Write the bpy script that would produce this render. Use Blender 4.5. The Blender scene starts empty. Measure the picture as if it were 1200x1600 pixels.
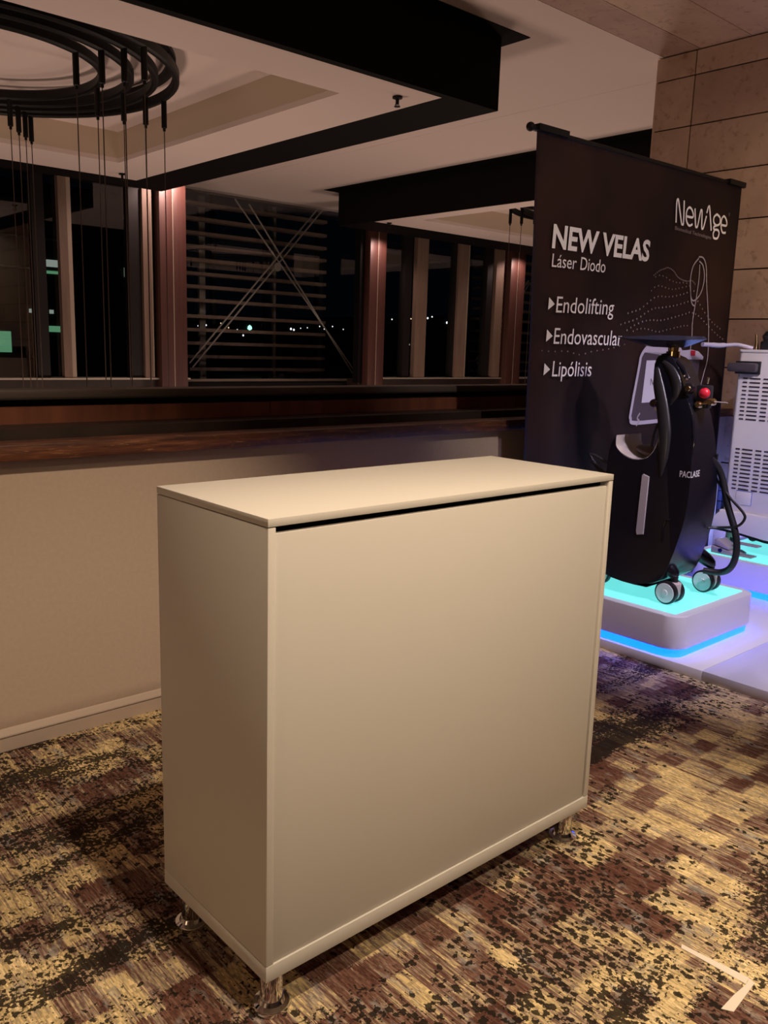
import bpy, bmesh, math, random
from mathutils import Vector, Matrix, Euler
random.seed(7)
PI = math.pi
S = bpy.context.scene
C = S.collection

# ------------------------------------------------------------------ camera
def make_camera():
    yaw, pitch, roll, F = 0.72957988, -0.19024729, 0.03034973, 1339.26
    f = Vector((math.sin(yaw)*math.cos(pitch), math.cos(yaw)*math.cos(pitch), math.sin(pitch)))
    r = Vector((math.cos(yaw), -math.sin(yaw), 0)); u = r.cross(f)
    r2 = r*math.cos(roll)+u*math.sin(roll); u2 = u*math.cos(roll)-r*math.sin(roll)
    cam = bpy.data.cameras.new('camera'); o = bpy.data.objects.new('camera', cam); C.objects.link(o)
    M = Matrix((r2, u2, -f)).transposed().to_4x4(); M.translation = Vector((0, 0, 1.5))
    o.matrix_world = M
    cam.sensor_fit = 'HORIZONTAL'; cam.sensor_width = 36; cam.lens = 36*F/1200
    cam.clip_end = 300; cam.clip_start = 0.05
    S.camera = o
make_camera()

# ------------------------------------------------------------------ world, exposure, lights
S.view_settings.view_transform = 'Standard'; S.view_settings.look = 'None'
S.view_settings.gamma = 1; S.view_settings.use_curve_mapping = False
S.view_settings.exposure = 0.0
w = bpy.data.worlds.new('night'); S.world = w; w.use_nodes = True
w.node_tree.nodes['Background'].inputs[0].default_value = (0.05, 0.07, 0.12, 1)
w.node_tree.nodes['Background'].inputs[1].default_value = 0.012

WARM = (1.0, 0.77, 0.52)
DIM = (1.0, 0.70, 0.56)
def spot(name, loc, aim, power, angle, blend, col=WARM, rad=0.04):
    l = bpy.data.lights.new(name, 'SPOT'); l.energy = power; l.spot_size = math.radians(angle); l.spot_blend = blend
    l.color = col; l.shadow_soft_size = rad
    o = bpy.data.objects.new(name, l); C.objects.link(o); o.location = loc
    o.rotation_euler = (Vector(aim)-Vector(loc)).to_track_quat('-Z', 'Y').to_euler()
    return o
def lamp(name, loc, power, col=WARM, rad=0.2):
    l = bpy.data.lights.new(name, 'POINT'); l.energy = power; l.color = col; l.shadow_soft_size = rad
    o = bpy.data.objects.new(name, l); C.objects.link(o); o.location = loc
    return o
# main foyer lamp, then added fill spots on counter, carpet, stone wall and banner
spot('key_fill_spot', (1.06, 0.42, 3.66), (0.30, 1.60, 0), 325, 82, 0.35, WARM, 0.05)
spot('key_fill_spot', (2.2, -1.05, 3.66), (1.5, 1.39, 0.35), 300, 46, 0.55, WARM, 0.06)  # added fill spot for the counter front
spot('key_fill_spot', (3.7, -1.5, 3.66), (3.4, -0.6, 0), 230, 57, 0.22, WARM, 0.08)  # added fill, cone edge shapes the lit patch of carpet
spot('key_fill_spot', (4.6, 0.2, 3.66), (5.95, 1.7, 2.5), 210, 66, 0.9, WARM, 0.1)  # added to brighten the stone wall
lamp('left_fill_lamp', (-4.6, 0.8, 1.7), 75, WARM, 0.15)  # added unseen lamp, lifts the counter's left face
spot('key_fill_spot', (3.5, -0.5, 3.66), (4.35, 2.88, 1.75), 230, 42, 0.6, (1.0, 0.84, 0.72), 0.06)  # added to brighten the banner
# cool stage light on the exhibition platform
spot('stage_light', (3.1, 0.2, 3.66), (4.85, 2.2, 0.35), 560, 50, 0.7, (0.84, 0.73, 1.0), 0.08)
# pendant lamps at the cable ends, low in the atrium
lamp('blue_uplight', (5.98, 2.95, 0.30), 7, (0.22, 0.32, 1.0), 0.06)
lamp('pendant_lamp', (2.0, 6.75, -0.6), 190, DIM, 0.5)
lamp('pendant_lamp', (9.9, 6.75, -0.6), 190, DIM, 0.5)
lamp('pendant_lamp', (6.2, 6.9, -0.9), 130, DIM, 0.5)  # between the two chandeliers, with no cable above

# ------------------------------------------------------------------ helpers
def lin(c):
    return tuple(((x/12.92) if x <= .04045 else ((x+.055)/1.055)**2.4) for x in c)
def rgb(r, g, b): return lin((r/255, g/255, b/255))
MATS = {}
def mat(name, col, rough=.5, metal=0, spec=.5, emit=None, es=0, coat=0):
    m = bpy.data.materials.new(name); m.use_nodes = True
    b = m.node_tree.nodes['Principled BSDF']
    b.inputs['Base Color'].default_value = (*col, 1); b.inputs['Roughness'].default_value = rough
    b.inputs['Metallic'].default_value = metal; b.inputs['Specular IOR Level'].default_value = spec
    b.inputs['Coat Weight'].default_value = coat
    if emit: b.inputs['Emission Color'].default_value = (*emit, 1); b.inputs['Emission Strength'].default_value = es
    MATS[name] = m
    return m
class NT:
    def __init__(s, m): s.m = m; s.t = m.node_tree; s.b = s.t.nodes['Principled BSDF']
    def new(s, ty, ins=(), **kw):
        n = s.t.nodes.new(ty)
        for k, v in kw.items(): setattr(n, k, v)
        for k, v in (ins.items() if isinstance(ins, dict) else enumerate(ins)):
            if v is None: continue
            if hasattr(v, 'links') or isinstance(v, bpy.types.NodeSocket): s.t.links.new(v, n.inputs[k])
            else: n.inputs[k].default_value = v
        return n
    def m_(s, op, a, b=None, c=None, clamp=False):
        n = s.new('ShaderNodeMath', operation=op, use_clamp=clamp)
        for i, v in enumerate((a, b, c)):
            if v is None: continue
            if isinstance(v, bpy.types.NodeSocket): s.t.links.new(v, n.inputs[i])
            else: n.inputs[i].default_value = v
        return n.outputs[0]
    def xyz(s, x, y, z=0.0): return s.new('ShaderNodeCombineXYZ', (x, y, z)).outputs[0]
    def noise(s, vec, scale=1, detail=2, rough=.5):
        return s.new('ShaderNodeTexNoise', {'Vector': vec, 'Scale': scale, 'Detail': detail, 'Roughness': rough}).outputs[0]
    def white(s, vec): return s.new('ShaderNodeTexWhiteNoise', {'Vector': vec}, noise_dimensions='3D').outputs[0]
    def ramp(s, f, stops, interp='LINEAR'):
        n = s.new('ShaderNodeValToRGB', (f,)); r = n.color_ramp; r.interpolation = interp
        while len(r.elements) < len(stops): r.elements.new(0.5)
        for e, (p, c) in zip(r.elements, stops): e.position = p; e.color = (*c, 1)
        return n.outputs[0]
    def mix(s, f, a, b, mode='MIX'):
        n = s.new('ShaderNodeMix', data_type='RGBA', blend_type=mode)
        for i, v in ((0, f), (6, a), (7, b)):
            if isinstance(v, bpy.types.NodeSocket): s.t.links.new(v, n.inputs[i])
            else: n.inputs[i].default_value = v if i == 0 else (*v, 1)
        return n.outputs[2]
    def col(s, c): s.t.links.new(c, s.b.inputs['Base Color'])
    def bump(s, h, strength=.2, dist=.01):
        n = s.new('ShaderNodeBump', {'Height': h, 'Strength': strength, 'Distance': dist})
        s.t.links.new(n.outputs[0], s.b.inputs['Normal'])
    def pos(s): return s.new('ShaderNodeNewGeometry').outputs['Position']
    def sep(s, v): return s.new('ShaderNodeSeparateXYZ', (v,)).outputs

def noisy(m, a, b, scale, stretch=(1, 1, 1), detail=4, bump=0, lo=.3, hi=.7):
    """tint between colours a and b by noise in world space"""
    n = NT(m); p = n.new('ShaderNodeVectorMath', (n.pos(), stretch), operation='MULTIPLY').outputs[0]
    f = n.noise(p, scale, detail, .6)
    n.col(n.ramp(f, [(lo, a), (hi, b)]))
    if bump: n.bump(f, bump, .005)
    return m

white_lam = mat('white_laminate', (.635, .61, .585), .42, spec=.3)
cream_wall = noisy(mat('cream_wall', (.6, .55, .5), .85), (.44, .345, .28), (.47, .37, .305), 60, detail=3, bump=.05)
base_paint = mat('base_paint', (.60, .49, .42), .5)
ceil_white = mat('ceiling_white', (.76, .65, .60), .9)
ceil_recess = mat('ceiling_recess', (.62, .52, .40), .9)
black_box = mat('black_panel', (.006, .005, .005), .8, spec=.1)
dark_frame = mat('dark_frame', (.010, .008, .008), .5, spec=.3)
dark_brown = noisy(mat('dark_brown', (.02, .012, .01), .5), (.014, .008, .006), (.03, .016, .012), 6)
copper = noisy(mat('copper_clad', (.16, .06, .04), .5, metal=0), (.060, .022, .017), (.082, .031, .024), 30, (1, 1, .05))
fin_mat = noisy(mat('fin_wood', (.3, .2, .15), .6), (.15, .10, .075), (.20, .135, .10), 20, (1, 1, .1))
wood_red = noisy(mat('reddish_wood', (.1, .03, .015), .45), (.085, .026, .014), (.17, .055, .028), 12, (1, 1, .12), 5)
def rough_wood():
    m = mat('scratched_wood', (.06, .02, .01), .42); n = NT(m)
    p = n.new('ShaderNodeVectorMath', (n.pos(), (1, 3, 14)), operation='MULTIPLY').outputs[0]
    f = n.noise(p, 5, 6, .7)
    p2 = n.new('ShaderNodeVectorMath', (n.pos(), (1, 1, 8)), operation='MULTIPLY').outputs[0]
    g = n.noise(p2, 14, 5, .75)
    c = n.ramp(f, [(.35, (.035, .012, .007)), (.58, (.12, .042, .020)), (.70, (.24, .10, .045))])
    n.col(n.mix(n.ramp(g, [(.6, (0, 0, 0)), (.68, (.75, .75, .75))]), c, (.36, .19, .09)))
    n.bump(g, .3, .004); return m
wood_trim = rough_wood()
chrome = mat('chrome', (.75, .75, .76), .08, metal=1)
grey_frame = mat('grey_frame', (.04, .033, .033), .5)
fin_light = mat('fin_edge', (.36, .29, .23), .5)
rail_brown = mat('rail_brown', (.065, .048, .042), .5)
rail_dark = mat('rail_dark', (.05, .045, .04), .35, metal=.6)
sill_metal = mat('sill_metal', (.55, .5, .42), .4, metal=.6)
black_metal = mat('black_metal', (.006, .0055, .0055), .5, spec=.25)
cable_m = mat('cable_brown', (.05, .028, .02), .5)
def stone_mat():
    m = mat('travertine', (.4, .3, .22), .6); n = NT(m)
    oi = n.new('ShaderNodeObjectInfo').outputs['Random']
    p = n.pos()
    f = n.noise(p, 2.2, 6, .65); g = n.noise(p, 18, 4, .6)
    c = n.ramp(f, [(.3, (.40, .28, .23)), (.55, (.50, .37, .31)), (.75, (.58, .45, .38))])
    c = n.mix(n.ramp(g, [(.56, (0, 0, 0)), (.72, (.7, .7, .7))]), c, (.27, .16, .11))
    t = n.ramp(oi, [(0, (.78, .68, .64)), (.5, (1.0, .93, .80)), (1, (1.12, 1.08, 1.02))])
    n.col(n.mix(1.0, c, t, 'MULTIPLY')); n.bump(g, .1, .004); return m
stone = stone_mat()
stone_gap = mat('stone_joint', (.02, .012, .01), .9)
def glass_mat():
    m = bpy.data.materials.new('window_glass'); m.use_nodes = True; t = m.node_tree
    for nd in list(t.nodes): t.nodes.remove(nd)
    out = t.nodes.new('ShaderNodeOutputMaterial'); mx = t.nodes.new('ShaderNodeMixShader')
    tr = t.nodes.new('ShaderNodeBsdfTransparent'); tr.inputs[0].default_value = (.9, .92, .92, 1)
    gl = t.nodes.new('ShaderNodeBsdfGlossy'); gl.inputs['Roughness'].default_value = .0
    fr = t.nodes.new('ShaderNodeFresnel'); fr.inputs[0].default_value = 2.0
    gb = t.nodes.new('ShaderNodeNewGeometry'); mu = t.nodes.new('ShaderNodeMath'); mu.operation = 'MULTIPLY'; iv = t.nodes.new('ShaderNodeMath'); iv.operation = 'SUBTRACT'; iv.inputs[0].default_value = 1
    t.links.new(gb.outputs['Backfacing'], iv.inputs[1]); t.links.new(iv.outputs[0], mu.inputs[0]); t.links.new(fr.outputs[0], mu.inputs[1])
    t.links.new(mu.outputs[0], mx.inputs[0]); t.links.new(tr.outputs[0], mx.inputs[1]); t.links.new(gl.outputs[0], mx.inputs[2])
    t.links.new(mx.outputs[0], out.inputs[0]); return m
glass = glass_mat()

def carpet_mat():
    m = mat('woven_carpet', (.2, .15, .08), .95, spec=.1); n = NT(m); M = n.m_
    x, y, _ = n.sep(n.pos())
    # thread streaks run along y
    s = n.noise(n.xyz(M('MULTIPLY', x, 210), M('MULTIPLY', y, 9)), 1, 2, .65)
    s2 = n.noise(n.xyz(M('MULTIPLY', x, 55), M('MULTIPLY', y, 3.5), 4.0), 1, 2, .6)
    def cells(cw, ch, jit, seed):
        cx = M('FLOOR', M('DIVIDE', x, cw))
        h = n.white(n.xyz(cx, seed, 0.5))
        yy = M('ADD', M('ADD', M('DIVIDE', y, ch), M('MULTIPLY', h, 7.3)), M('MULTIPLY', M('SUBTRACT', s, .5), jit))
        return n.white(n.xyz(cx, M('FLOOR', yy), seed+.25))
    v1 = cells(.10, .085, .55, 1.0)
    v2 = cells(.155, .19, .5, 5.0)
    low = n.noise(n.xyz(x, y, 2.0), 1.1, 1, .5)
    t = M('ADD', M('MULTIPLY', v1, .40), M('MULTIPLY', v2, .40))
    t = M('ADD', t, M('MULTIPLY', M('SUBTRACT', s2, .5), .85))
    t = M('ADD', t, M('MULTIPLY', M('SUBTRACT', s, .5), 1.0))
    t = M('ADD', M('ADD', t, .03), M('MULTIPLY', M('SUBTRACT', low, .5), .4))
    c = n.ramp(t, [(.12, (.095, .042, .032)), (.34, (.165, .092, .070)), (.44, (.26, .19, .155)), (.53, (.40, .31, .19)), (.64, (.55, .42, .215)), (.88, (.68, .54, .32))])
    # grey-blue wisps
    gw = n.noise(n.xyz(M('MULTIPLY', x, 22), M('MULTIPLY', y, 9), 9.0), 1, 3, .6)
    c = n.mix(M('MULTIPLY', M('SUBTRACT', gw, .56), 5.0, clamp=True), c, (.27, .265, .26))
    # fine weave
    fw = n.white(n.xyz(M('FLOOR', M('MULTIPLY', x, 260)), M('FLOOR', M('MULTIPLY', y, 90)), 3.0))
    c = n.mix(1.0, c, n.ramp(fw, [(0, (.70, .70, .70)), (1, (1.42, 1.42, 1.42))]), 'MULTIPLY')
    # dark dashes
    wob = n.noise(n.xyz(x, y, 1.0), 105, 2)
    vor = n.new('ShaderNodeTexVoronoi', {'Vector': n.xyz(M('DIVIDE', x, .019), M('DIVIDE', y, .024), .5), 'Scale': 1.0, 'Randomness': 1.0}, voronoi_dimensions='3D')
    vr = n.new('ShaderNodeSeparateColor', (vor.outputs['Color'],)).outputs[0]
    dist = M('ADD', vor.outputs['Distance'], M('MULTIPLY', M('SUBTRACT', wob, .5), 1.1))
    dens = n.noise(n.xyz(M('MULTIPLY', x, 1.0), M('MULTIPLY', y, 1.7), 3.3), 1.5, 2, .5)
    def bump2(cx, cy, rx, ry):
        a = M('DIVIDE', M('SUBTRACT', x, cx), rx); b = M('DIVIDE', M('SUBTRACT', y, cy), ry)
        return M('SUBTRACT', 1.0, M('ADD', M('MULTIPLY', a, a), M('MULTIPLY', b, b)), clamp=True)
    D = M('MULTIPLY', M('SUBTRACT', dens, .42), 1.4, clamp=True)
    D = M('ADD', D, M('MULTIPLY', bump2(1.75, 1.14, .80, .32), .26))
    D = M('MULTIPLY', D, M('SUBTRACT', 1.0, bump2(3.0, 1.25, .9, .35)))
    dots = M('MULTIPLY', M('LESS_THAN', vr, M('MULTIPLY', D, 1.9)), M('LESS_THAN', dist, M('ADD', .34, M('MULTIPLY', n.noise(n.xyz(x, y, 8.0), 30, 1), .28))))
    # broken dark bands running along x
    warp = n.noise(n.xyz(x, y, 6.0), 1.2, 2)
    by = M('ADD', M('MULTIPLY', y, 6.3), M('MULTIPLY', warp, 2.2))
    band = n.noise(n.xyz(M('MULTIPLY', x, .9), by, 1.7), 1.0, 3, .6)
    fine = n.noise(n.xyz(M('MULTIPLY', x, 85), M('MULTIPLY', y, 80), 2.0), 1, 2, .6)
    frag = n.noise(n.xyz(M('MULTIPLY', x, 13), M('MULTIPLY', y, 16), 2.5), 1, 3, .6)
    bz = M('ADD', band, M('ADD', M('MULTIPLY', M('SUBTRACT', fine, .5), .80), M('MULTIPLY', M('SUBTRACT', frag, .5), .38)))
    ymask = M('MULTIPLY', M('SUBTRACT', y, 1.45), 1.0, clamp=True)
    xmask = M('MULTIPLY', M('SUBTRACT', 1.6, x), 1.2, clamp=True)
    thr = M('SUBTRACT', .60, M('MULTIPLY', M('MULTIPLY', ymask, xmask), .085))
    thr = M('SUBTRACT', thr, M('MULTIPLY', bump2(2.25, .84, .75, .24), .07))
    thr = M('ADD', thr, M('MULTIPLY', bump2(1.75, 1.16, .75, .24), .12))
    thr = M('SUBTRACT', thr, M('MULTIPLY', bump2(2.8, 1.72, .55, .12), .16))
    thr = M('ADD', thr, M('MULTIPLY', bump2(2.9, 1.28, .75, .32), .2))
    stripe = M('MULTIPLY', M('SUBTRACT', bz, thr), 30.0, clamp=True)
    k = M('MAXIMUM', dots, stripe)
    c = n.mix(M('MULTIPLY', k, .93), c, (.016, .012, .009))
    n.col(c); n.bump(fw, .25, .003); return m
carpet = carpet_mat()

# -- mesh building
def new_obj(name, me, m=None, parent=None, label=None):
    o = bpy.data.objects.new(name, me); C.objects.link(o)
    if m is not None and not me.materials: me.materials.append(m)
    if parent: o.parent = parent
    if label: o['label'] = label
    return o
def finish(name, bm, m, parent=None, smooth=False, label=None, origin=None):
    me = bpy.data.meshes.new(name)
    bmesh.ops.recalc_face_normals(bm, faces=bm.faces)
    if origin is not None: bmesh.ops.translate(bm, vec=-Vector(origin), verts=bm.verts)
    bm.to_mesh(me); bm.free()
    if smooth:
        for p in me.polygons: p.use_smooth = True
        if smooth != 'all':
            try: me.set_sharp_from_angle(angle=math.radians(40))
            except Exception: pass
    o = new_obj(name, me, m, parent, label)
    if origin is not None: o.location = origin
    return o
def bm_box(bm, x0, x1, y0, y1, z0, z1, bev=0, seg=2):
    vs = [bm.verts.new((x, y, z)) for x in (x0, x1) for y in (y0, y1) for z in (z0, z1)]
    fs = [(0, 1, 3, 2), (4, 6, 7, 5), (0, 4, 5, 1), (2, 3, 7, 6), (0, 2, 6, 4), (1, 5, 7, 3)]
    faces = [bm.faces.new([vs[i] for i in f]) for f in fs]
    if bev:
        es = list({e for f in faces for e in f.edges})
        bmesh.ops.bevel(bm, geom=es, offset=bev, segments=seg, profile=.5, affect='EDGES')
def box(name, x0, x1, y0, y1, z0, z1, m, parent=None, bev=0, seg=2, label=None):
    bm = bmesh.new(); bm_box(bm, x0, x1, y0, y1, z0, z1, bev, seg)
    return finish(name, bm, m, parent, smooth=bool(bev), label=label)
def bm_tube(bm, pts, r, n=10, cap=True):
    pts = [Vector(p) for p in pts]; rings = []
    rs = r if isinstance(r, (list, tuple)) else [r]*len(pts)
    up = Vector((0, 0, 1))
    for i, p in enumerate(pts):
        d = (pts[min(i+1, len(pts)-1)]-pts[max(i-1, 0)]).normalized()
        if i == 0:
            ref = up if abs(d.z) < .9 else Vector((1, 0, 0)); a = d.cross(ref).normalized()
        else: a = (a-d*a.dot(d)).normalized()
        b = d.cross(a)
        rings.append([bm.verts.new(p+(a*math.cos(t)+b*math.sin(t))*rs[i]) for t in [2*PI*k/n for k in range(n)]])
    for A, B in zip(rings, rings[1:]):
        for k in range(n): bm.faces.new((A[k], A[(k+1) % n], B[(k+1) % n], B[k]))
    if cap: bm.faces.new(rings[0][::-1]); bm.faces.new(rings[-1])
def tube(name, pts, r, m, parent=None, n=10, label=None):
    bm = bmesh.new(); bm_tube(bm, pts, r, n); return finish(name, bm, m, parent, smooth=True, label=label)
def smooth_path(pts, sub=6):
    P = [Vector(p) for p in pts]; out = []
    for i in range(len(P)-1):
        p0, p1, p2, p3 = P[max(i-1, 0)], P[i], P[i+1], P[min(i+2, len(P)-1)]
        for k in range(sub):
            t = k/sub
            out.append(.5*((2*p1)+(p2-p0)*t+(2*p0-5*p1+4*p2-p3)*t*t+(3*p1-p0-3*p2+p3)*t**3))
    out.append(P[-1]); return out
def bm_lathe(bm, prof, cx, cy, cz, axis='z', n=28):
    """prof: list of (radius, height)"""
    rings = []
    for r, h in prof:
        ring = []
        for k in range(n):
            t = 2*PI*k/n; a, b = r*math.cos(t), r*math.sin(t)
            v = {'z': (a, b, h), 'x': (h, a, b), 'y': (a, h, b)}[axis]
            ring.append(bm.verts.new((cx+v[0], cy+v[1], cz+v[2])))
        rings.append(ring)
    for A, B in zip(rings, rings[1:]):
        for k in range(n): bm.faces.new((A[k], A[(k+1) % n], B[(k+1) % n], B[k]))
    if prof[0] != prof[-1]:
        if prof[0][0] > 1e-6: bm.faces.new(rings[0])
        if prof[-1][0] > 1e-6: bm.faces.new(rings[-1])
def lathe(name, prof, loc, m, parent=None, axis='z', n=28, label=None):
    bm = bmesh.new(); bm_lathe(bm, prof, *loc, axis=axis, n=n)
    bmesh.ops.remove_doubles(bm, verts=bm.verts, dist=1e-6)
    return finish(name, bm, m, parent, smooth=True, label=label)
def bm_prism(bm, outline, h0, h1, axis='z', bev=0, seg=3):
    """outline 2-D polygon extruded along axis"""
    f = {'z': lambda a, b, h: (a, b, h), 'x': lambda a, b, h: (h, a, b), 'y': lambda a, b, h: (a, h, b)}[axis]
    A = [bm.verts.new(f(a, b, h0)) for a, b in outline]; B = [bm.verts.new(f(a, b, h1)) for a, b in outline]
    n = len(outline); fa = bm.faces.new(A); fb = bm.faces.new(B[::-1])
    for k in range(n): bm.faces.new((A[k], B[k], B[(k+1) % n], A[(k+1) % n]))
    if bev:
        es = list(fa.edges)+list(fb.edges)
        bmesh.ops.bevel(bm, geom=es, offset=bev, segments=seg, profile=.5, affect='EDGES', clamp_overlap=True)
def prism(name, outline, h0, h1, m, parent=None, axis='z', bev=0, seg=3, label=None):
    bm = bmesh.new(); bm_prism(bm, outline, h0, h1, axis, bev, seg)
    bmesh.ops.triangulate(bm, faces=[f for f in bm.faces if len(f.verts) > 4])
    return finish(name, bm, m, parent, smooth=True, label=label)
def rrect(x0, x1, y0, y1, r, n=8):
    out = []
    for cx, cy, a0 in ((x1-r, y1-r, 0), (x0+r, y1-r, 90), (x0+r, y0+r, 180), (x1-r, y0+r, 270)):
        for k in range(n+1):
            t = math.radians(a0+90*k/n); out.append((cx+r*math.cos(t), cy+r*math.sin(t)))
    return out
def empty(name, loc, label, cat, group=None):
    o = bpy.data.objects.new(name, None); C.objects.link(o); o.location = loc
    o['label'] = label; o['category'] = cat
    o.empty_display_size = .1
    if group: o['group'] = group
    return o
def adopt(root):
    """children were built in world coordinates: keep them there"""
    for c in root.children_recursive:
        if c.parent == root and not c.get('_ok'):
            c.matrix_parent_inverse = Matrix.Translation(-root.location)
def structure(o): o['kind'] = 'structure'; return o
def tag(o, label, cat, group=None):
    o['label'] = label; o['category'] = cat
    if group: o['group'] = group
    return o
def plain_root(name, loc=(0, 0, 0)):
    o = bpy.data.objects.new(name, None); C.objects.link(o); o.location = loc; o.empty_display_size = .1; return o

# ================================================================== SETTING
structure(box('floor', -5, 6.4, -5, 3.1, -.1, 0, carpet))
far_wall = mat('far_wall_paint', (.34, .27, .22), .8)
structure(box('wall_back', -5, 6.4, -5.2, -5, 0, 3.7, far_wall))
structure(box('wall_left', -5.2, -5, -5.2, 3.6, 0, 3.7, far_wall))
structure(box('wall_front', -5, 6.16, 3.10, 3.55, 0, 1.072, cream_wall))
structure(box('floor_lower', -5, 17, 3.55, 11.9, -3.4, -3.3, dark_brown))
# baseboard: board, thin blackened strip as shade, moulded cap
bb = structure(box('baseboard_front', -5, 3.66, 3.082, 3.1, 0, .050, base_paint))
box('groove_shade', -5, 3.66, 3.090, 3.1, .050, .0545, black_box, bb)  # black colour puts the joint's shade into this strip
bm = bmesh.new()
bm_prism(bm, [(3.1, .0545), (3.081, .0545), (3.081, .060), (3.093, .079), (3.1, .082)], -5, 3.66, 'x')
finish('cap_moulding', bm, base_paint, bb)
# timber balustrade on the low wall
structure(box('trim_1', -5, 6.16, 3.045, 3.19, 1.073, 1.129, wood_trim, bev=.003))
structure(box('trim_2', -5, 6.16, 3.22, 3.55, 1.072, 1.165, dark_brown))
t3 = plain_root('trim_3'); structure(t3)
xs = [-5+1.46*k for k in range(9)]
for a in xs:
    b = min(a+1.457, 6.16)
    if b > a: box('plank', a, b, 3.40, 3.46, 1.1655, 1.231, wood_red, t3)
structure(box('trim_4', -5, 6.16, 3.435, 3.52, 1.165, 1.262, black_box))
t5 = structure(box('trim_5', -5, 6.16, 3.40, 3.54, 1.262, 1.296, rail_brown, bev=.004))
box('rail_edge', -5, 6.16, 3.396, 3.402, 1.259, 1.266, rail_dark, t5)

# stone wall on the right, each slab its own piece
wr = structure(box('wall_right', 6.17, 6.45, -5, 3.905, 0, 3.69, stone_gap))
zs = [0.03+.35*k for k in range(11)]
cols = [(3.608, 3.915), (2.40, 3.599), (1.195, 2.392), (-.01, 1.187)]
slab_mesh = {}
for ci, (y0, y1) in enumerate(cols):
    for z0 in zs:
        z1 = min(z0+.340, 3.69)
        if z1-z0 < .05: continue
        key = (round(y1-y0, 3), round(z1-z0, 3))
        if key not in slab_mesh:
            bm = bmesh.new(); bm_box(bm, -.02, .02, 0, y1-y0, 0, z1-z0)
            me = bpy.data.meshes.new('stone_slab'); bmesh.ops.recalc_face_normals(bm, faces=bm.faces); bm.to_mesh(me); bm.free(); me.materials.append(stone); slab_mesh[key] = me
        o = new_obj('stone_slab', slab_mesh[key], None, wr); o.location = (6.17+random.uniform(-.0015, .0015), y0, z0)
box('stone_slab', 6.15, 6.45, 3.907, 3.925, .03, 3.69, stone, wr)

# ceilings
cs = structure(box('ceiling', -5, 6.45, -5.2, 3.875, 3.716, 3.9, stone_gap))
strips = [(3.585, 3.875), (3.20, 3.58), (2.6, 3.195), (1.9, 2.595), (1.2, 1.895), (.5, 1.195), (-5.2, .495)]
for y0, y1 in strips:
    x = 6.45
    L = 1.6 if y1 < 3.3 else 11.45
    while x > -4.9:
        x0 = max(x-L, -5); box('stone_slab', x0+.003, x-.003, y0, y1, 3.70, 3.7155, stone, cs); x = x0
SC = 1.1
def V(x, y, z): return (x*SC, y*SC, 1.5+(z-1.5)*SC)
def vbox(name, x0, x1, y0, y1, z0, z1, m, parent=None, bev=0, label=None):
    a = V(x0, y0, z0); b = V(x1, y1, z1)
    return box(name, a[0], b[0], a[1], b[1], a[2], b[2], m, parent, bev, label=label)
ca = plain_root('ceiling_atrium'); structure(ca)
box('ceiling_panel', -5, 6.615, 3.88, 11.9, 3.70, 3.9, ceil_white, ca)
box('ceiling_panel', 6.619, 17, 3.88, 11.9, 3.70, 3.9, ceil_white, ca)

def drop_ceiling(idx, ox0, ox1, oy0, oy1, ix0, ix1, iy0, iy1, rx0, rx1, ry0, ry1, slot):
    root = plain_root('ceiling_drop'); structure(root)
    zb, zt = 3.05, 3.495
    # black fascia boards
    t = .03
    vbox('fascia', ox0, ox1, oy0, oy0+t, zb, zt, black_box, root)
    vbox('fascia', ox0, ox1, oy1-t, oy1, zb, zt, black_box, root)
    vbox('fascia', ox0, ox0+t, oy0+t, oy1-t, zb, zt, black_box, root)
    vbox('fascia', ox1-t, ox1, oy0+t, oy1-t, zb, zt, black_box, root)
    def ring(name, a, b, z0, z1, m):
        bm = bmesh.new()
        X0, X1, Y0, Y1 = a; x0, x1, y0, y1 = b
        for q in ((X0, X1, Y0, y0), (X0, X1, y1, Y1), (X0, x0, y0, y1), (x1, X1, y0, y1)):
            if q[1]-q[0] > 1e-3 and q[3]-q[2] > 1e-3:
                p, r = V(q[0], q[2], z0), V(q[1], q[3], z1); bm_box(bm, p[0], r[0], p[1], r[1], p[2], r[2])
        return finish(name, bm, m, root)
    ring('black_border', (ox0+t, ox1-t, oy0+t, oy1-t), (ix0, ix1, iy0, iy1), zb, zb+.04, black_box)
    ring('soffit', (ix0, ix1, iy0, iy1), (rx0, rx1, ry0, ry1), zb+.002, zb+.04, ceil_white)
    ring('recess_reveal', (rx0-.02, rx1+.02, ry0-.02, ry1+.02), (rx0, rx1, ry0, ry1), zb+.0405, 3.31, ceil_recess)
    vbox('recess_panel', rx0-.02, rx1+.02, ry0-.02, ry1+.02, 3.311, 3.33, ceil_white, root)
    s = slot
    ring('shadow_gap', (ox0-s, ox1+s, oy0-s, oy1+s), (ox0+t, ox1-t, oy0+t, oy1-t), 3.4955, 3.4995, black_box)
    return root
drop_ceiling(1, -.88, 4.54, 4.07, 8.78, -.42, 4.08, 4.13, 8.41, .08, 3.58, 4.54, 7.72, .13)
drop_ceiling(2, 7.35, 12.9, 4.07, 9.30, 7.385, 12.4, 4.3, 8.62, 7.66, 11.6, 4.7, 8.02, .14)

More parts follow.
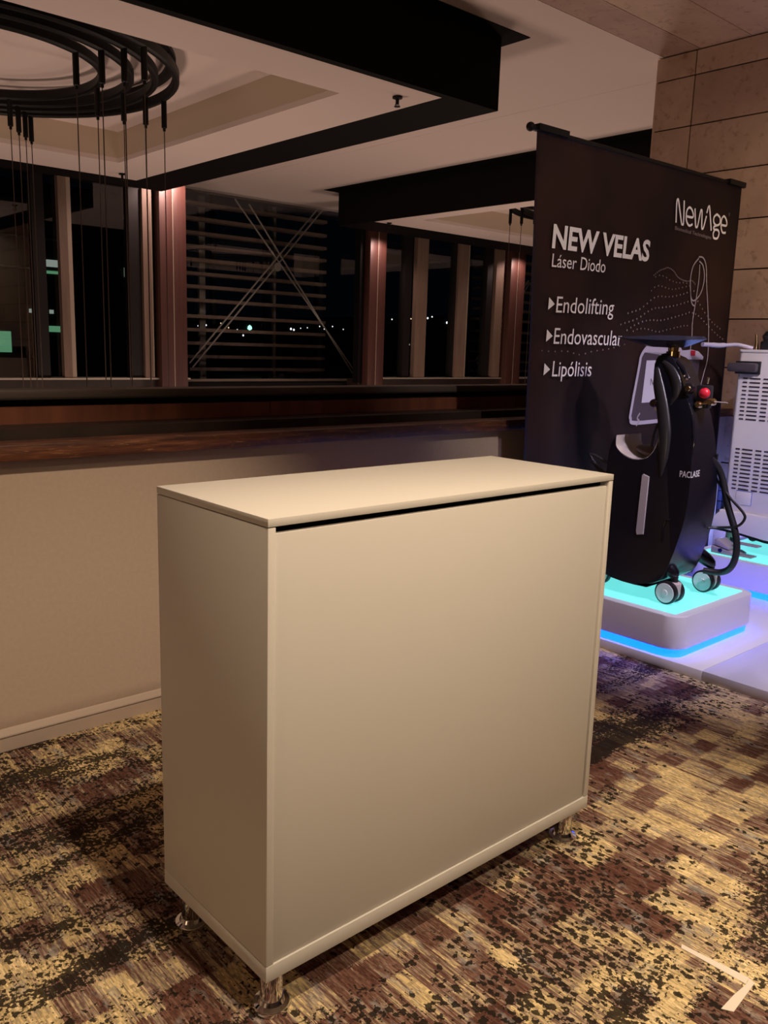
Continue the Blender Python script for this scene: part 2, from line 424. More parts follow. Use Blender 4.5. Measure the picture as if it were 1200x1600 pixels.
# ------------------------------------------------------------------ window wall
YW = 9.6
structure(vbox('wall_far', -4, 15, YW, YW+.25, -2.9, .80, dark_brown))
structure(vbox('trim_13', -4, 5.28, YW, YW+.25, .801, 1.035, dark_brown))
structure(vbox('trim_14', 8.0, 15, YW, YW+.25, .801, 1.035, dark_brown))
structure(vbox('trim_6', -4, 5.28, YW-.06, YW+.25, 1.036, 1.055, sill_metal))
structure(vbox('trim_7', 8.18, 11.6, YW-.06, YW+.25, 1.036, 1.055, sill_metal))
structure(vbox('trim_8', 5.29, 8.95, 10.42, 10.75, .966, .985, fin_light))
structure(vbox('trim_9', 5.29, 8.95, YW+.26, 10.75, .8, .965, black_box))
structure(vbox('trim_10', 11.61, 15, YW-.06, YW+.25, 1.036, 1.055, sill_metal))
structure(vbox('trim_11', -4, 5.0, YW-.02, YW+.2, 3.2, 3.498, black_box))
structure(vbox('trim_12', 8.18, 15, YW-.02, YW+.2, 3.2, 3.498, black_box))

def window(n, panes, frames, fins, z0=1.056, z1=3.199, y=YW):
    root = plain_root('window_%d' % n); structure(root)
    for a, b in panes: vbox('glass_pane', a, b, y+.05, y+.062, z0, z1, glass, root)
    for a, b in frames: vbox('mullion', a, b, y+.0, y+.12, z0, z1, dark_frame, root)
    for a, b, d, m in fins: vbox('fin', a, b, y-d, y+.04, z0, z1, m, root)
    return root
window(1, [(-3.9, 1.62), (1.75, 3.45), (3.60, 4.53), (4.69, 5.0)], [(1.625, 1.745), (3.46, 3.595), (4.54, 4.685), (4.86, 4.93)],
       [(3.735, 3.825, .04, fin_mat), (3.827, 3.875, .03, fin_light), (4.70, 4.80, .04, fin_mat), (4.802, 4.822, .03, fin_light)])
window(2, [(8.48, 8.85), (9.0, 9.9), (10.06, 10.65), (10.8, 11.25)], [(8.86, 8.995), (9.91, 10.055), (10.66, 10.795)],
       [(9.06, 9.29, .04, fin_mat), (9.95, 10.17, .04, fin_mat), (10.172, 10.20, .03, fin_light), (10.83, 11.02, .04, fin_mat)])
w3 = window(3, [(5.30, 8.9)], [(5.25, 5.29), (8.91, 9.05)], [], .986, 3.498, 10.6)
vbox('reveal_wall', 5.2, 5.27, YW+.05, 10.6, .9, 3.498, dark_frame, w3)
w4 = window(4, [(11.62, 15)], [(15.0, 15.1)], [], 1.056, 3.199, YW+.1)
vbox('mullion', 7.98, 8.17, YW-.02, YW+.1, .98, 3.498, black_box, w3)
# copper-clad columns
def column(x0, x1, label, y0=YW-.14):
    a = V(x0, y0, -2.9); b = V(x1, YW, 3.49)
    root = empty('clad_column', ((a[0]+b[0])/2, (a[1]+b[1])/2, a[2]), label, 'column')
    mid = (a[0]+b[0])/2
    box('cladding_panel', a[0], mid-.006, a[1], b[1]-.003, a[2], b[2], copper, root, .004)
    box('cladding_panel', mid+.006, b[0], a[1], b[1]-.003, a[2], b[2], copper, root, .004)
    box('joint_strip', mid-.005, mid+.005, a[1]+.001, b[1]-.01, a[2], b[2], fin_light, root)
    adopt(root); 
    spot('wall_washer', (mid-.03, a[1]-.34 if x0 < 6 else a[1]-.30, 3.62 if x0 < 6 else 3.17), (mid, a[1]+.12, 1.2), 84 if x0 < 6 else 30, 140, .5, (1, .68, .60), .05)
    return root
column(4.86, 5.20, 'reddish brown clad column left of the louvred window with the cross brace')
column(8.06, 8.36, 'reddish brown clad column right of the louvred window with the cross brace')
column(11.07, 11.43, 'narrow reddish brown clad column beside the left edge of the banner')

# louvre screen outside the middle window
slat_m = noisy(mat('louvre_slat', (.2, .13, .10), .6), (.20, .135, .105), (.27, .185, .145), 8, (1, 1, 1))
def louvre(x0, x1, label, rows):
    p = V((x0+x1)/2, 11.3, .9)
    root = empty('louvre_screen', p, label, 'louvre')
    a = V(x0, 11.3, 0); b = V(x1, 11.3, 0)
    bm = bmesh.new()
    bm_prism(bm, [(-.07, -.022), (.07, -.026), (.07, .024), (-.07, .028)], -(b[0]-a[0])/2, (b[0]-a[0])/2, 'x')
    me = bpy.data.meshes.new('slat'); bmesh.ops.recalc_face_normals(bm, faces=bm.faces); bm.to_mesh(me); bm.free(); me.materials.append(slat_m)
    for z in rows:
        q = V((x0+x1)/2, 11.3, z); o = new_obj('slat', me, None, root); o.location = q
    for x in (x0+.02, (x0*2+x1)/3+.1, (x0+2*x1)/3, x1-.02):
        a = V(x, 11.42, 0); box('post', a[0]-.033, a[0]+.033, a[1], a[1]+.08, -.299, 3.92, black_metal, root)
    adopt(root); return root
rows = [3.59, 3.40, 3.195, 3.0, 2.815, 2.635, 2.445, 2.265, 2.075, 1.85, 1.66, 1.47, 1.28, 1.10]
louvre(5.6, 8.66, 'dark brown horizontal louvre slats outside the window with the cross brace', rows)
louvre(12.2, 15.2, 'louvre slats glimpsed outside between the narrow column and the banner', rows)
# cross brace of twin rods
rod_m = mat('brace_rod', (.45, .40, .36), .4, metal=.2)
rb = empty('cross_brace', V(7.5, 11.0, .9), 'crossed pairs of thin metal rods in front of the louvre slats', 'brace')
for a, b in (((6.823, 3.492), (9.178, 1.01)), ((7.06, 3.45), (9.05, 1.06)), ((6.02, 1.134), (8.30, 3.55)), ((6.12, 1.13), (8.40, 3.55))):
    tube('rod', [V(a[0], 11.0, a[1]), V(b[0], 11.0, b[1])], .014, rod_m, rb, 8)
o = lathe('hub', [(.0001, -.02), (.07, -.02), (.07, .02), (.0001, .02)], V(7.55, 11.0, 2.62), rod_m, rb, 'y', 20)
for x, z in ((6.05, 1.2), (9.12, 1.08)): q = V(x, 11.0, z); box('stub_post', q[0]-.02, q[0]+.02, q[1]-.02, q[1]+.02, -.299, q[2], black_metal, rb)
adopt(rb)
rb2 = empty('cross_brace', V(12.6, 11.0, 1.0), 'short pair of thin rods glimpsed beside the banner left edge', 'brace')
for dz in (0, .09): tube('rod', [V(12.0, 11.0, 1.2+dz), V(13.4, 11.0, 2.75+dz)], .014, rod_m, rb2, 8)
q = V(12.0, 11.0, 1.24); box('stub_post', q[0]-.02, q[0]+.02, q[1]-.02, q[1]+.02, -.299, q[2], black_metal, rb2)
adopt(rb2)
# outside posts catching light
pm = mat('pale_post', (.42, .37, .32), .6)
for x, lb in ((8.02, 'thin pale pole standing behind the louvre slats near the brace crossing'), (6.72, 'wider pale pole behind the louvre slats left of the brace crossing')):
    h = .045 if x > 7 else .10
    tag(vbox('outdoor_pole', x-h/2, x+h/2, 11.75, 11.8, -.5, 3.6, pm), lb, 'pole')
# terrace slab that carries the outside things, far ground
structure(box('ground', -20, 130, 11.95, 70, -1.3, -1.0, dark_frame))
structure(box('terrace', -10, 30, 11.9, 14, -1.0, -.3, dark_frame))

# ------------------------------------------------------------------ night view
def light_mat(name, c, s): return mat(name, (0, 0, 0), .5, emit=c, es=s)
tw = light_mat('town_white', (.9, .92, 1), 2.2); tg = light_mat('town_green', (.35, 1, .7), 2.6); tb = light_mat('town_warm', (1, .75, .45), 1.6)
pts = [(38.55, 2.69, 'g', .22), (42.6, 2.74, 'w', .10), (42.9, 2.68, 'w', .09), (39.8, 2.94, 'w', .07), (45.6, 3.06, 'w', .06), (34.6, 2.74, 'w', .07), (34.5, 2.5, 'w', .06),
       (47.0, 3.1, 'w', .06), (44.3, 2.9, 'w', .05), (37.95, 2.07, 'w', .08), (55.07, 3.99, 'w', .12), (55.7, 4.14, 'w', .1), (56.3, 4.16, 'b', .07),
       (58.46, 4.31, 'w', .1), (59.05, 4.46, 'w', .08), (61.1, 4.0, 'w', .12), (61.8, 4.28, 'w', .09), (56.1, 1.8, 'w', .12), (55.7, .5, 'w', .08),
       (21.76, 2.12, 'w', .1), (22.1, 2.26, 'w', .08), (41.9, 2.4, 'w', .05), (35.9, 2.94, 'b', .05), (37.4, 2.5, 'w', .05), (40.9, 2.72, 'w', .05), (46.1, 2.85, 'w', .05),
       (36.6, 2.62, 'b', .06), (43.6, 2.83, 'w', .05), (48.2, 2.9, 'w', .05), (53.9, 4.0, 'w', .07), (57.2, 4.05, 'b', .07), (62.6, 4.1, 'w', .06), (33.9, 2.66, 'w', .05)]
for x, z, k, r in pts:
    bm = bmesh.new(); bmesh.ops.create_icosphere(bm, subdivisions=1, radius=r)
    o = finish('town_light', bm, {'w': tw, 'g': tg, 'b': tb}[k], None, True); o.location = (x, 60, z)
    if k == 'g': tag(o, 'largest green town light seen through the louvre slats', 'light')
    else: tag(o, 'tiny distant town light beyond the dark windows', 'light', 'distant town lights outside')
structure(prism('hills', [(5, -3), (130, -3), (130, 8.5), (62, 4.7), (45, 3.5), (33, 3.0), (5, 2.9)], 60.0, 66, dark_frame, None, 'y'))
# neighbouring building with lit green windows, at the left
bd = empty('far_building', (11.5, 33, -1), 'dark building outside the left window with a few green lit windows', 'building')
fac = mat('dark_facade', (.02, .022, .02), .8)
box('facade', 8.0, 16.5, 33, 36, -1, 7, fac, bd)
gw = light_mat('green_window', (.28, .75, .40), .35); gw2 = light_mat('pale_window', (.75, .85, .75), .35)
for x, z, wd, h, mm in ((10.15, .9, .8, .75, gw), (12.35, 1.68, .5, .22, gw), (12.35, 4.05, .6, .25, gw2), (12.35, 3.8, .6, .1, gw), (11.65, 2.35, .14, .14, gw2), (12.4, 2.35, .14, .14, gw2), (9.85, 1.0, .3, .5, gw), (15.4, 3.9, .5, .35, gw2)):
    box('lit_window', x, x+wd, 32.94, 33.0, z, z+h, mm, bd)
for z in (3.92, 5.0): box('balcony_edge', 8.0, 13.5, 32.8, 32.99, z, z+.05, pm, bd)
adopt(bd)

# ------------------------------------------------------------------ chandeliers
def chandelier(cx, cy, label, sockets, loop=False, zlow=.3):
    c = V(cx, cy, 3.2); root = empty('ring_chandelier', (c[0], c[1], V(0, 0, 3.31)[2]), label, 'chandelier')
    radii = [.85, 1.03, 1.185, 1.32]
    for r in radii:
        R = r*SC; bm = bmesh.new()
        bm_lathe(bm, [(R-.048, -.026), (R-.036, -.038), (R-.012, -.038), (R, -.026), (R, .026), (R-.012, .038), (R-.036, .038), (R-.048, .026), (R-.048, -.026)], *c, n=96)
        bmesh.ops.remove_doubles(bm, verts=bm.verts, dist=1e-5)
        finish('ring', bm, black_metal, root, True)
    # ceiling plate: slim hoop under the recess panel, with hangers
    zt = V(0, 0, 3.31)[2]
    R = 1.30*SC; bm = bmesh.new()
    bm_lathe(bm, [(R-.07, zt-.03), (R, zt-.03), (R, zt), (R-.07, zt), (R-.07, zt-.03)], c[0], c[1], 0, n=96)
    bmesh.ops.remove_doubles(bm, verts=bm.verts, dist=1e-5)
    finish('ceiling_hoop', bm, black_metal, root, True)
    for k in range(6):
        a = math.radians(20+60*k)
        tube('hanger', [(c[0]+1.28*SC*math.cos(a), c[1]+1.28*SC*math.sin(a), c[2]+.03), (c[0]+1.28*SC*math.cos(a), c[1]+1.28*SC*math.sin(a), zt-.01)], .006, black_metal, root, 6)
    sb = bmesh.new(); bm_lathe(sb, [(.0001, -.235), (.011, -.235), (.011, -.215), (.021, -.21), (.021, .0), (.0001, .0)], 0, 0, 0, n=12)
    sme = bpy.data.meshes.new('socket'); bmesh.ops.recalc_face_normals(sb, faces=sb.faces); sb.to_mesh(sme); sb.free(); sme.materials.append(black_metal)
    zl = V(0, 0, zlow)[2]
    for ang, rr in sockets:
        r = radii[rr]-.02; a = math.radians(ang)
        x, y = c[0]+r*SC*math.cos(a), c[1]+r*SC*math.sin(a)
        o = new_obj('socket', sme, None, root); o.location = (x, y, c[2]-.02)
        tube('cable', [(0, 0, -.234), (0, 0, zl-c[2]+.02)], .0038, cable_m, o, 6)
    if loop:
        a0 = V(cx-1.32, cy-.1, 3.2)
        P = [(a0[0], a0[1], a0[2]), (a0[0]+.01, a0[1]-.0, a0[2]-.12), (a0[0]+.12, a0[1]-.1, a0[2]-.23), (a0[0]+.3, a0[1]-.3, a0[2]-.2), (a0[0]+.8, a0[1]-.6, a0[2]-.22)]
        tube('loose_wire', smooth_path(P), .008, black_metal, root, 6)
    adopt(root); return root
sk = [(a, r) for a in (-59, -7, 53, 113, 173, 233) for r in range(4)]
chandelier(1.83, 6.13, 'large black ring chandelier with long cables under the left coffer', sk)
chandelier(9.1, 6.13, 'black ring chandelier glimpsed left of the banner under the far coffer', [(a+22, r) for a, r in sk], True)

def sprinkler(x, y, label):
    p = V(x, y, 3.05); root = empty('sprinkler_head', p, label, 'sprinkler')
    lathe('body', [(.0001, 0), (.035, 0), (.035, -.012), (.012, -.016), (.012, -.05), (.0001, -.05)], p, black_metal, root, n=16)
    lathe('deflector', [(.0001, -.062), (.022, -.062), (.022, -.066), (.0001, -.066)], p, black_metal, root, n=16)
    for s in (-1, 1): tube('frame_arm', [(p[0]+s*.01, p[1], p[2]-.045), (p[0]+s*.018, p[1], p[2]-.055), (p[0]+s*.004, p[1], p[2]-.064)], .003, black_metal, root, 6)
    adopt(root)
sprinkler(3.87, 4.32, 'black sprinkler head under the near right corner of the white soffit')
sprinkler(3.82, 8.17, 'black sprinkler head behind the chandelier cables at the far soffit corner')
sprinkler(7.56, 8.52, 'tiny sprinkler head under the far coffer above the second brown column')

# ================================================================== COUNTER
def counter():
    X0, X1, Y0, Y1 = .938, 2.134, 1.393, 1.866
    root = empty('reception_counter', ((X0+X1)/2, (Y0+Y1)/2, 0), 'plain white laminate reception counter on four short chrome feet', 'counter')
    b = .0012
    box('top_panel', X0, X1, Y0, Y1, 1.1405, 1.158, white_lam, root, b)
    box('bottom_panel', X0, X1, Y0, Y1, .108, .147, white_lam, root, b)
    box('side_panel', X0+.0005, X0+.0195, Y0+.0005, Y1, .1476, 1.1385, white_lam, root, b)
    box('side_panel', X1-.0195, X1-.0005, Y0+.0005, Y1, .1476, 1.1385, white_lam, root, b)
    box('front_panel', X0+.0205, X1-.026, Y0+.004, Y0+.02, .148, 1.1255, white_lam, root, b)
    box('back_panel', X0+.0205, X1-.0205, Y1-.02, Y1-.004, .148, 1.138, white_lam, root, b)
    box('inner_rail', X0+.0205, X1-.0205, Y0+.03, Y0+.06, 1.09, 1.138, black_box, root)
    prof = [(.0001, 0), (.043, 0), (.045, .006), (.042, .014), (.032, .018), (.028, .026), (.0001, .026)]
    for x in (X0+.045, X1-.055):
        for y in (Y0+.045, Y1-.06):
            f = lathe('chrome_foot', [(.0265, .018), (.0265, .108), (.0001, .108), (.0001, .018)], (x, y, 0), chrome, root)
            lathe('foot_flange', prof, (x, y, 0), chrome, f)
    adopt(root)
counter()

# tape corner mark on the carpet
tape = mat('white_tape', (.80, .72, .64), .6)
tp = empty('tape_mark', (1.92, .78, 0), 'white tape corner mark stuck on the carpet', 'tape')
def strip(pts, name):
    bm = bmesh.new(); lo = [bm.verts.new((x, y, .0006)) for x, y in pts]; hi = [bm.verts.new((x, y, .0016)) for x, y in pts]
    bm.faces.new(hi); bm.faces.new(lo[::-1])
    for k in range(len(pts)): bm.faces.new((lo[k], lo[(k+1) % len(pts)], hi[(k+1) % len(pts)], hi[k]))
    finish(name, bm, tape, tp)
strip([(1.905, .930), (1.919, .936), (1.937, .766), (1.910, .760)], 'tape_strip')
strip([(1.912, .7595), (1.936, .765), (1.930, .748), (1.800, .736), (1.786, .760), (1.85, .762)], 'tape_strip')
adopt(tp)

# ================================================================== EXHIBITION STAND
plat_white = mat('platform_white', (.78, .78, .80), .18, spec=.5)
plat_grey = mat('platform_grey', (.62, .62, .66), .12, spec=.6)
pf = empty('platform', (4.9, 2.0, 0), 'low white glossy platform under the lit plinths', 'platform')
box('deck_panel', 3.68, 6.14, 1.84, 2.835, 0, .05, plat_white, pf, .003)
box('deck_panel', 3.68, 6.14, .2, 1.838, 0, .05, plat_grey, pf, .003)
adopt(pf)

plinth_white = mat('plinth_white', (.74, .73, .76), .35)
cyan = mat('cyan_panel', (.2, .6, .6), .3, emit=(.16, .80, .78), es=.95)
blue_led = mat('blue_led', (.05, .2, .6), .4, emit=(.0003, .025, 1.0), es=16.0)
print_m = mat('grey_print', (.3, .5, .5), .4, emit=(.10, .55, .55), es=.8)
def plinth(x0, x1, y0, y1, label, r=.085):
    root = empty('display_plinth', ((x0+x1)/2, (y0+y1)/2, .05), label, 'plinth')
    prism('led_strip', rrect(x0+.012, x1-.012, y0+.012, y1-.012, r-.01), .0505, .092, blue_led, root, label='glowing blue light strip')
    prism('body', rrect(x0, x1, y0, y1, r), .0925, .26, plinth_white, root, bev=.006, seg=2)
    prism('light_panel', rrect(x0+.055, x1-.055, y0+.055, y1-.055, .012), .2605, .264, cyan, root, label='glowing cyan light panel')
    adopt(root); return root
plinth(3.695, 4.50, 1.985, 2.79, 'white plinth with cyan lit top carrying the tall black machine')
plinth(5.10, 5.92, 1.90, 2.72, 'white plinth with cyan lit top carrying the white vented machine')
PT = .2645

# ------------------------------------------------------------------ banner
ban_m = noisy(mat('banner_fabric', (.03, .015, .015), .55, spec=.35), (.022, .014, .015), (.060, .026, .022), 1.8, (1, 1, 1), 2)
ban_white = mat('banner_print_white', (.85, .80, .80), .6)
ban_dim = mat('banner_print_dim', (.26, .20, .21), .6)
ban_line = mat('banner_print_line', (.34, .29, .31), .6)
ban_violet = mat('banner_print_violet', (.40, .36, .44), .6)
ban_dark = mat('banner_print_dark', (.05, .035, .05), .6)
ban_red = mat('banner_print_red', (.35, .01, .03), .5)
bn = empty('banner_stand', (4.7, 2.95, 0), 'tall dark banner with white lettering in front of the stone wall', 'banner')
def BP(s, z, off=0.0): return Vector((s, 2.85+.036*(2.55-z)-off, z))
def ripple(s, z):
    d = max(0, (2.3-z))/2.3
    a = .045*d*math.exp(-((s-3.95)/.45)**2)*(1-math.sin((s-.32*(2.2-z))*17))*.5
    return a+.006*math.sin(s*3.1+z)*d
bm = bmesh.new(); NS, NZ = 70, 60; grid = []
for j in range(NZ+1):
    z = 2.555-(2.555-.10)*j/NZ; sh = .0855*(2.555-z); row = []
    for i in range(NS+1):
        s = 3.472+(5.557-3.472)*i/NS+sh
        p = BP(s, z+.021*i/NS); p.y += .004+ripple(s, z); row.append(bm.verts.new(p))
    grid.append(row)
for j in range(NZ):
    for i in range(NS): bm.faces.new((grid[j][i], grid[j][i+1], grid[j+1][i+1], grid[j+1][i]))
bmesh.ops.solidify(bm, geom=bm.faces[:], thickness=-.0015)
finish('fabric', bm, ban_m, bn, 'all')
tube('top_rail', [BP(3.43, 2.562, -.006), BP(5.585, 2.585, -.006)], .012, black_metal, bn, 10)
def clip(s0, s1, z0, z1):
    bm = bmesh.new()
    vs = []
    for yy in (-.02, .022):
        for s, z in ((s0, z0-.012), (s1, z1-.012), (s1, z1+.018), (s0, z0+.018)):
            p = BP(s, z, -yy); vs.append(bm.verts.new(p))
    for f in ((0, 1, 2, 3), (7, 6, 5, 4), (0, 4, 5, 1), (1, 5, 6, 2), (2, 6, 7, 3), (3, 7, 4, 0)): bm.faces.new([vs[i] for i in f])
    finish('rail_clip', bm, black_metal, bn)
clip(3.465, 3.70, 2.565, 2.568); clip(5.36, 5.565, 2.583, 2.585)
bm = bmesh.new(); bmesh.ops.create_uvsphere(bm, u_segments=14, v_segments=10, radius=.022)
bmesh.ops.translate(bm, vec=BP(3.425, 2.563, -.006), verts=bm.verts); finish('end_knob', bm, black_metal, bn, True)
tube('bottom_rail', [BP(3.68, .09, -.004), BP(5.77, .11, -.004)], .014, black_metal, bn, 10)
for s in (4.05, 5.4):
    tube('pole', [(s, 2.985, .02), (s-.02, 2.90, 2.55)], .011, black_metal, bn, 10)
    box('foot_bar', s-.02, s+.02, 2.86, 3.04, 0.0, .018, black_metal, bn)

def poly_strip(path, wd, off):
    P = [Vector((p[0], p[1])) for p in path]; bm = bmesh.new(); prev = None
    for i, p in enumerate(P):
        d = (P[min(i+1, len(P)-1)]-P[max(i-1, 0)])
        if d.length < 1e-6: d = Vector((1, 0))
        d.normalize(); nn = Vector((-d.y, d.x))*wd/2
        a = bm.verts.new(BP(*(p+nn), off)); b = bm.verts.new(BP(*(p-nn), off))
        if prev: bm.faces.new((prev[0], a, b, prev[1]))
        prev = (a, b)
    return bm
def sp2(pts, sub=6): return [(v.x, v.y) for v in smooth_path([(p[0], p[1], 0) for p in pts], sub)]
def join_bm(name, bms, m, label=None, kind=None):
    out = bmesh.new()
    for b in bms:
        me = bpy.data.meshes.new('tmp'); b.to_mesh(me); b.free(); out.from_mesh(me); bpy.data.meshes.remove(me)
    o = finish(name, out, m, bn, label=label)
    if kind: o['kind'] = kind
    return o
def text_mesh(txt, bold=0.0):
    cu = bpy.data.curves.new('lettering', 'FONT'); cu.body = txt; cu.size = 1; cu.offset = bold; cu.resolution_u = 3
    o = bpy.data.objects.new('lettering', cu); C.objects.link(o)
    bpy.context.view_layer.update()
    me = bpy.data.meshes.new_from_object(o.evaluated_get(bpy.context.evaluated_depsgraph_get()))
    bpy.data.objects.remove(o); bpy.data.curves.remove(cu)
    me.materials.clear(); return me
def banner_text(txt, s0, s1, z0, z1a, cap, m, bold=0.0, off=.004):
    """s0..s1 left to right, baseline from z0 to z1a, cap height"""
    me = text_mesh(txt, bold)
    xs = [v.co.x for v in me.vertices]; a, b = min(xs), max(xs)
    for v in me.vertices:
        t = (v.co.x-a)/(b-a); s = s0+(s1-s0)*t
        z = z0+(z1a-z0)*t+v.co.y*cap/.69
        v.co = BP(s, z, off)
    return new_obj('lettering', me, m, bn)
banner_text('NEW VELAS', 3.66, 4.565, 2.028, 2.036, .110, ban_white, .03)
banner_text('Láser', 3.673, 3.882, 1.932, 1.935, .066, ban_white)
banner_text('Diodo', 3.918, 4.146, 1.936, 1.938, .066, ban_white)
banner_text('Endolifting', 3.744, 4.268, 1.705, 1.717, .083, ban_white)
banner_text('Endovascular', 3.749, 4.384, 1.543, 1.548, .083, ban_white)
banner_text('Lipólisis', 3.762, 4.116, 1.371, 1.372, .082, ban_white)
for s, z in ((3.676, 1.747), (3.683, 1.583), (3.688, 1.408)):
    bm = bmesh.new(); bm.faces.new([bm.verts.new(BP(s, z+.032, .004)), bm.verts.new(BP(s, z-.032, .004)), bm.verts.new(BP(s+.052, z, .004))]); finish('arrow_mark', bm, ban_white, bn)
logo = [
 [(4.81, 2.276), (4.792, 2.384), (4.800, 2.406), (4.814, 2.39), (4.868, 2.286), (4.882, 2.275), (4.893, 2.287), (4.871, 2.409)],
 [(4.917, 2.325), (4.992, 2.328), (4.98, 2.361), (4.941, 2.378), (4.914, 2.353), (4.922, 2.303), (4.960, 2.276), (4.998, 2.288)],
 [(5.004, 2.38), (5.033, 2.289), (5.046, 2.277), (5.060, 2.288), (5.072, 2.368), (5.081, 2.379), (5.091, 2.368), (5.109, 2.285), (5.120, 2.275), (5.132, 2.286), (5.149, 2.354)],
 [(5.148, 2.37), (5.156, 2.402), (5.164, 2.41), (5.176, 2.401), (5.229, 2.275)],
 [(5.273, 2.378), (5.242, 2.357), (5.248, 2.326), (5.284, 2.313), (5.322, 2.327), (5.317, 2.362), (5.273, 2.378)],
 [(5.28, 2.311), (5.254, 2.299), (5.265, 2.286), (5.309, 2.287), (5.33, 2.268), (5.315, 2.238), (5.271, 2.237), (5.258, 2.262), (5.27, 2.281)],
 [(5.348, 2.323), (5.410, 2.326), (5.400, 2.358), (5.363, 2.377), (5.339, 2.354), (5.345, 2.309), (5.372, 2.28), (5.413, 2.282)]]
join_bm('logo', [poly_strip(sp2(p), .0135, .004) for p in logo], ban_white)
banner_text('Biomedical Technologies', 4.806, 5.24, 2.236, 2.224, .021, ban_dim)
banner_text('®', 5.42, 5.435, 2.385, 2.385, .02, ban_dim)
waves = [[(4.622, 1.952), (4.692, 1.991), (4.739, 2.005), (4.787, 2.016), (4.852, 2.001), (4.901, 1.972), (4.957, 1.958), (5.023, 1.954), (5.076, 1.961), (5.125, 1.939)],
 [(4.625, 1.937), (4.688, 1.964), (4.759, 1.962), (4.824, 1.946), (4.909, 1.938), (4.982, 1.943), (5.059, 1.94)],
 [(4.60, 1.85), (4.634, 1.875), (4.664, 1.895), (4.711, 1.906), (4.763, 1.902), (4.831, 1.896), (4.877, 1.897), (4.968, 1.913), (5.062, 1.93)],
 [(4.375, 1.725), (4.455, 1.742), (4.528, 1.76), (4.593, 1.792), (4.659, 1.83), (4.725, 1.846), (4.806, 1.848), (4.887, 1.856), (4.988, 1.875), (5.07, 1.895), (5.134, 1.904)],
 [(4.316, 1.656), (4.394, 1.677), (4.466, 1.692), (4.537, 1.714), (4.608, 1.747), (4.681, 1.773), (4.76, 1.782), (4.86, 1.794), (4.961, 1.812), (5.064, 1.834), (5.173, 1.843), (5.24, 1.801), (5.376, 1.728), (5.509, 1.683)],
 [(4.387, 1.62), (4.447, 1.648), (4.512, 1.674), (4.59, 1.695), (4.671, 1.705), (4.767, 1.707), (4.866, 1.723), (4.967, 1.742), (5.06, 1.761), (5.113, 1.771), (5.22, 1.75), (5.317, 1.708), (5.47, 1.647), (5.564, 1.617)],
 [(4.454, 1.612), (4.505, 1.64), (4.589, 1.653), (4.679, 1.646), (4.762, 1.639), (4.851, 1.654), (4.942, 1.669), (5.035, 1.685), (5.111, 1.689)],
 [(3.599, 1.507), (3.734, 1.503), (3.873, 1.506), (3.991, 1.49), (4.107, 1.51), (4.259, 1.527), (4.415, 1.556)]]
bm = bmesh.new()
for wi, wv in enumerate(waves):
    P = sp2(wv, 20); acc = 0; step = (.016 if wi == 0 else .038 if wi < 7 else .052); last = P[0]
    for p in P:
        acc += math.hypot(p[0]-last[0], p[1]-last[1]); last = p
        if acc >= step:
            acc = 0; r = .0058 if 2 < wi < 6 else .0048
            bm.faces.new([bm.verts.new(BP(p[0]+r*math.cos(t), p[1]+r*math.sin(t), .004)) for t in [PI*k/3 for k in range(6)]])
o = finish('dot_pattern', bm, ban_dim, bn); o['kind'] = 'stuff'
loops = [[(5.143, 2.064), (5.155, 1.975), (5.151, 1.841), (5.143, 1.718), (5.157, 1.634), (5.161, 1.538)],
 [(5.122, 2.1), (5.065, 2.044), (5.055, 1.956), (5.09, 1.86), (5.138, 1.846), (5.203, 1.9), (5.219, 1.99), (5.184, 2.059), (5.133, 2.082)],
 [(5.058, 1.95), (5.085, 1.862), (5.108, 1.826), (5.136, 1.813), (5.151, 1.819)],
 [(5.12, 2.108), (5.177, 2.105), (5.224, 2.057), (5.257, 1.954), (5.319, 1.788), (5.365, 1.646), (5.393, 1.489), (5.37, 1.39), (5.347, 1.301)]]
join_bm('printed_cable', [poly_strip(sp2(p, 8), .0095, .0045) for p in loops], ban_line)
outer = [(4.961, 1.096), (4.616, 1.091), (4.567, 1.12), (4.562, 1.163), (4.596, 1.435), (4.602, 1.487), (4.64, 1.531), (4.695, 1.556), (4.813, 1.558), (5.018, 1.558)]
def face(name, pts, m, off):
    bm = bmesh.new(); bm.faces.new([bm.verts.new(BP(s, z, off)) for s, z in pts]); bmesh.ops.triangulate(bm, faces=bm.faces[:]); return finish(name, bm, m, bn)
face('printed_device', [(4.61, 1.10), (4.58, 1.12), (4.575, 1.17), (4.62, 1.50), (4.68, 1.55), (5.02, 1.55), (5.30, 1.49), (5.30, 1.10)], ban_dark, .003)
join_bm('printed_frame', [poly_strip(sp2(outer, 6), .024, .0042)], ban_violet)
face('printed_tray', [(4.62, 1.515), (4.645, 1.535), (4.70, 1.56), (5.03, 1.56), (5.063, 1.534), (5.179, 1.541), (5.262, 1.533), (5.338, 1.498), (5.332, 1.480), (5.115, 1.48), (5.03, 1.52)], ban_violet, .005)
face('printed_screen', [(4.665, 1.212), (4.667, 1.467), (4.93, 1.472), (4.95, 1.215)], mat('banner_print_screen', (.50, .47, .56), .6), .005)
banner_text('NewAge', 4.735, 4.93, 1.318, 1.318, .042, ban_dark, off=.006)
face('printed_button', [(5.171, 1.503), (5.163, 1.536), (5.223, 1.535), (5.226, 1.503)], ban_red, .007)
join_bm('printed_pen', [poly_strip(sp2([(4.66, 1.15), (4.636, 1.12), (4.66, 1.10), (4.633, 1.073)], 6), .012, .006)], ban_line)
adopt(bn)

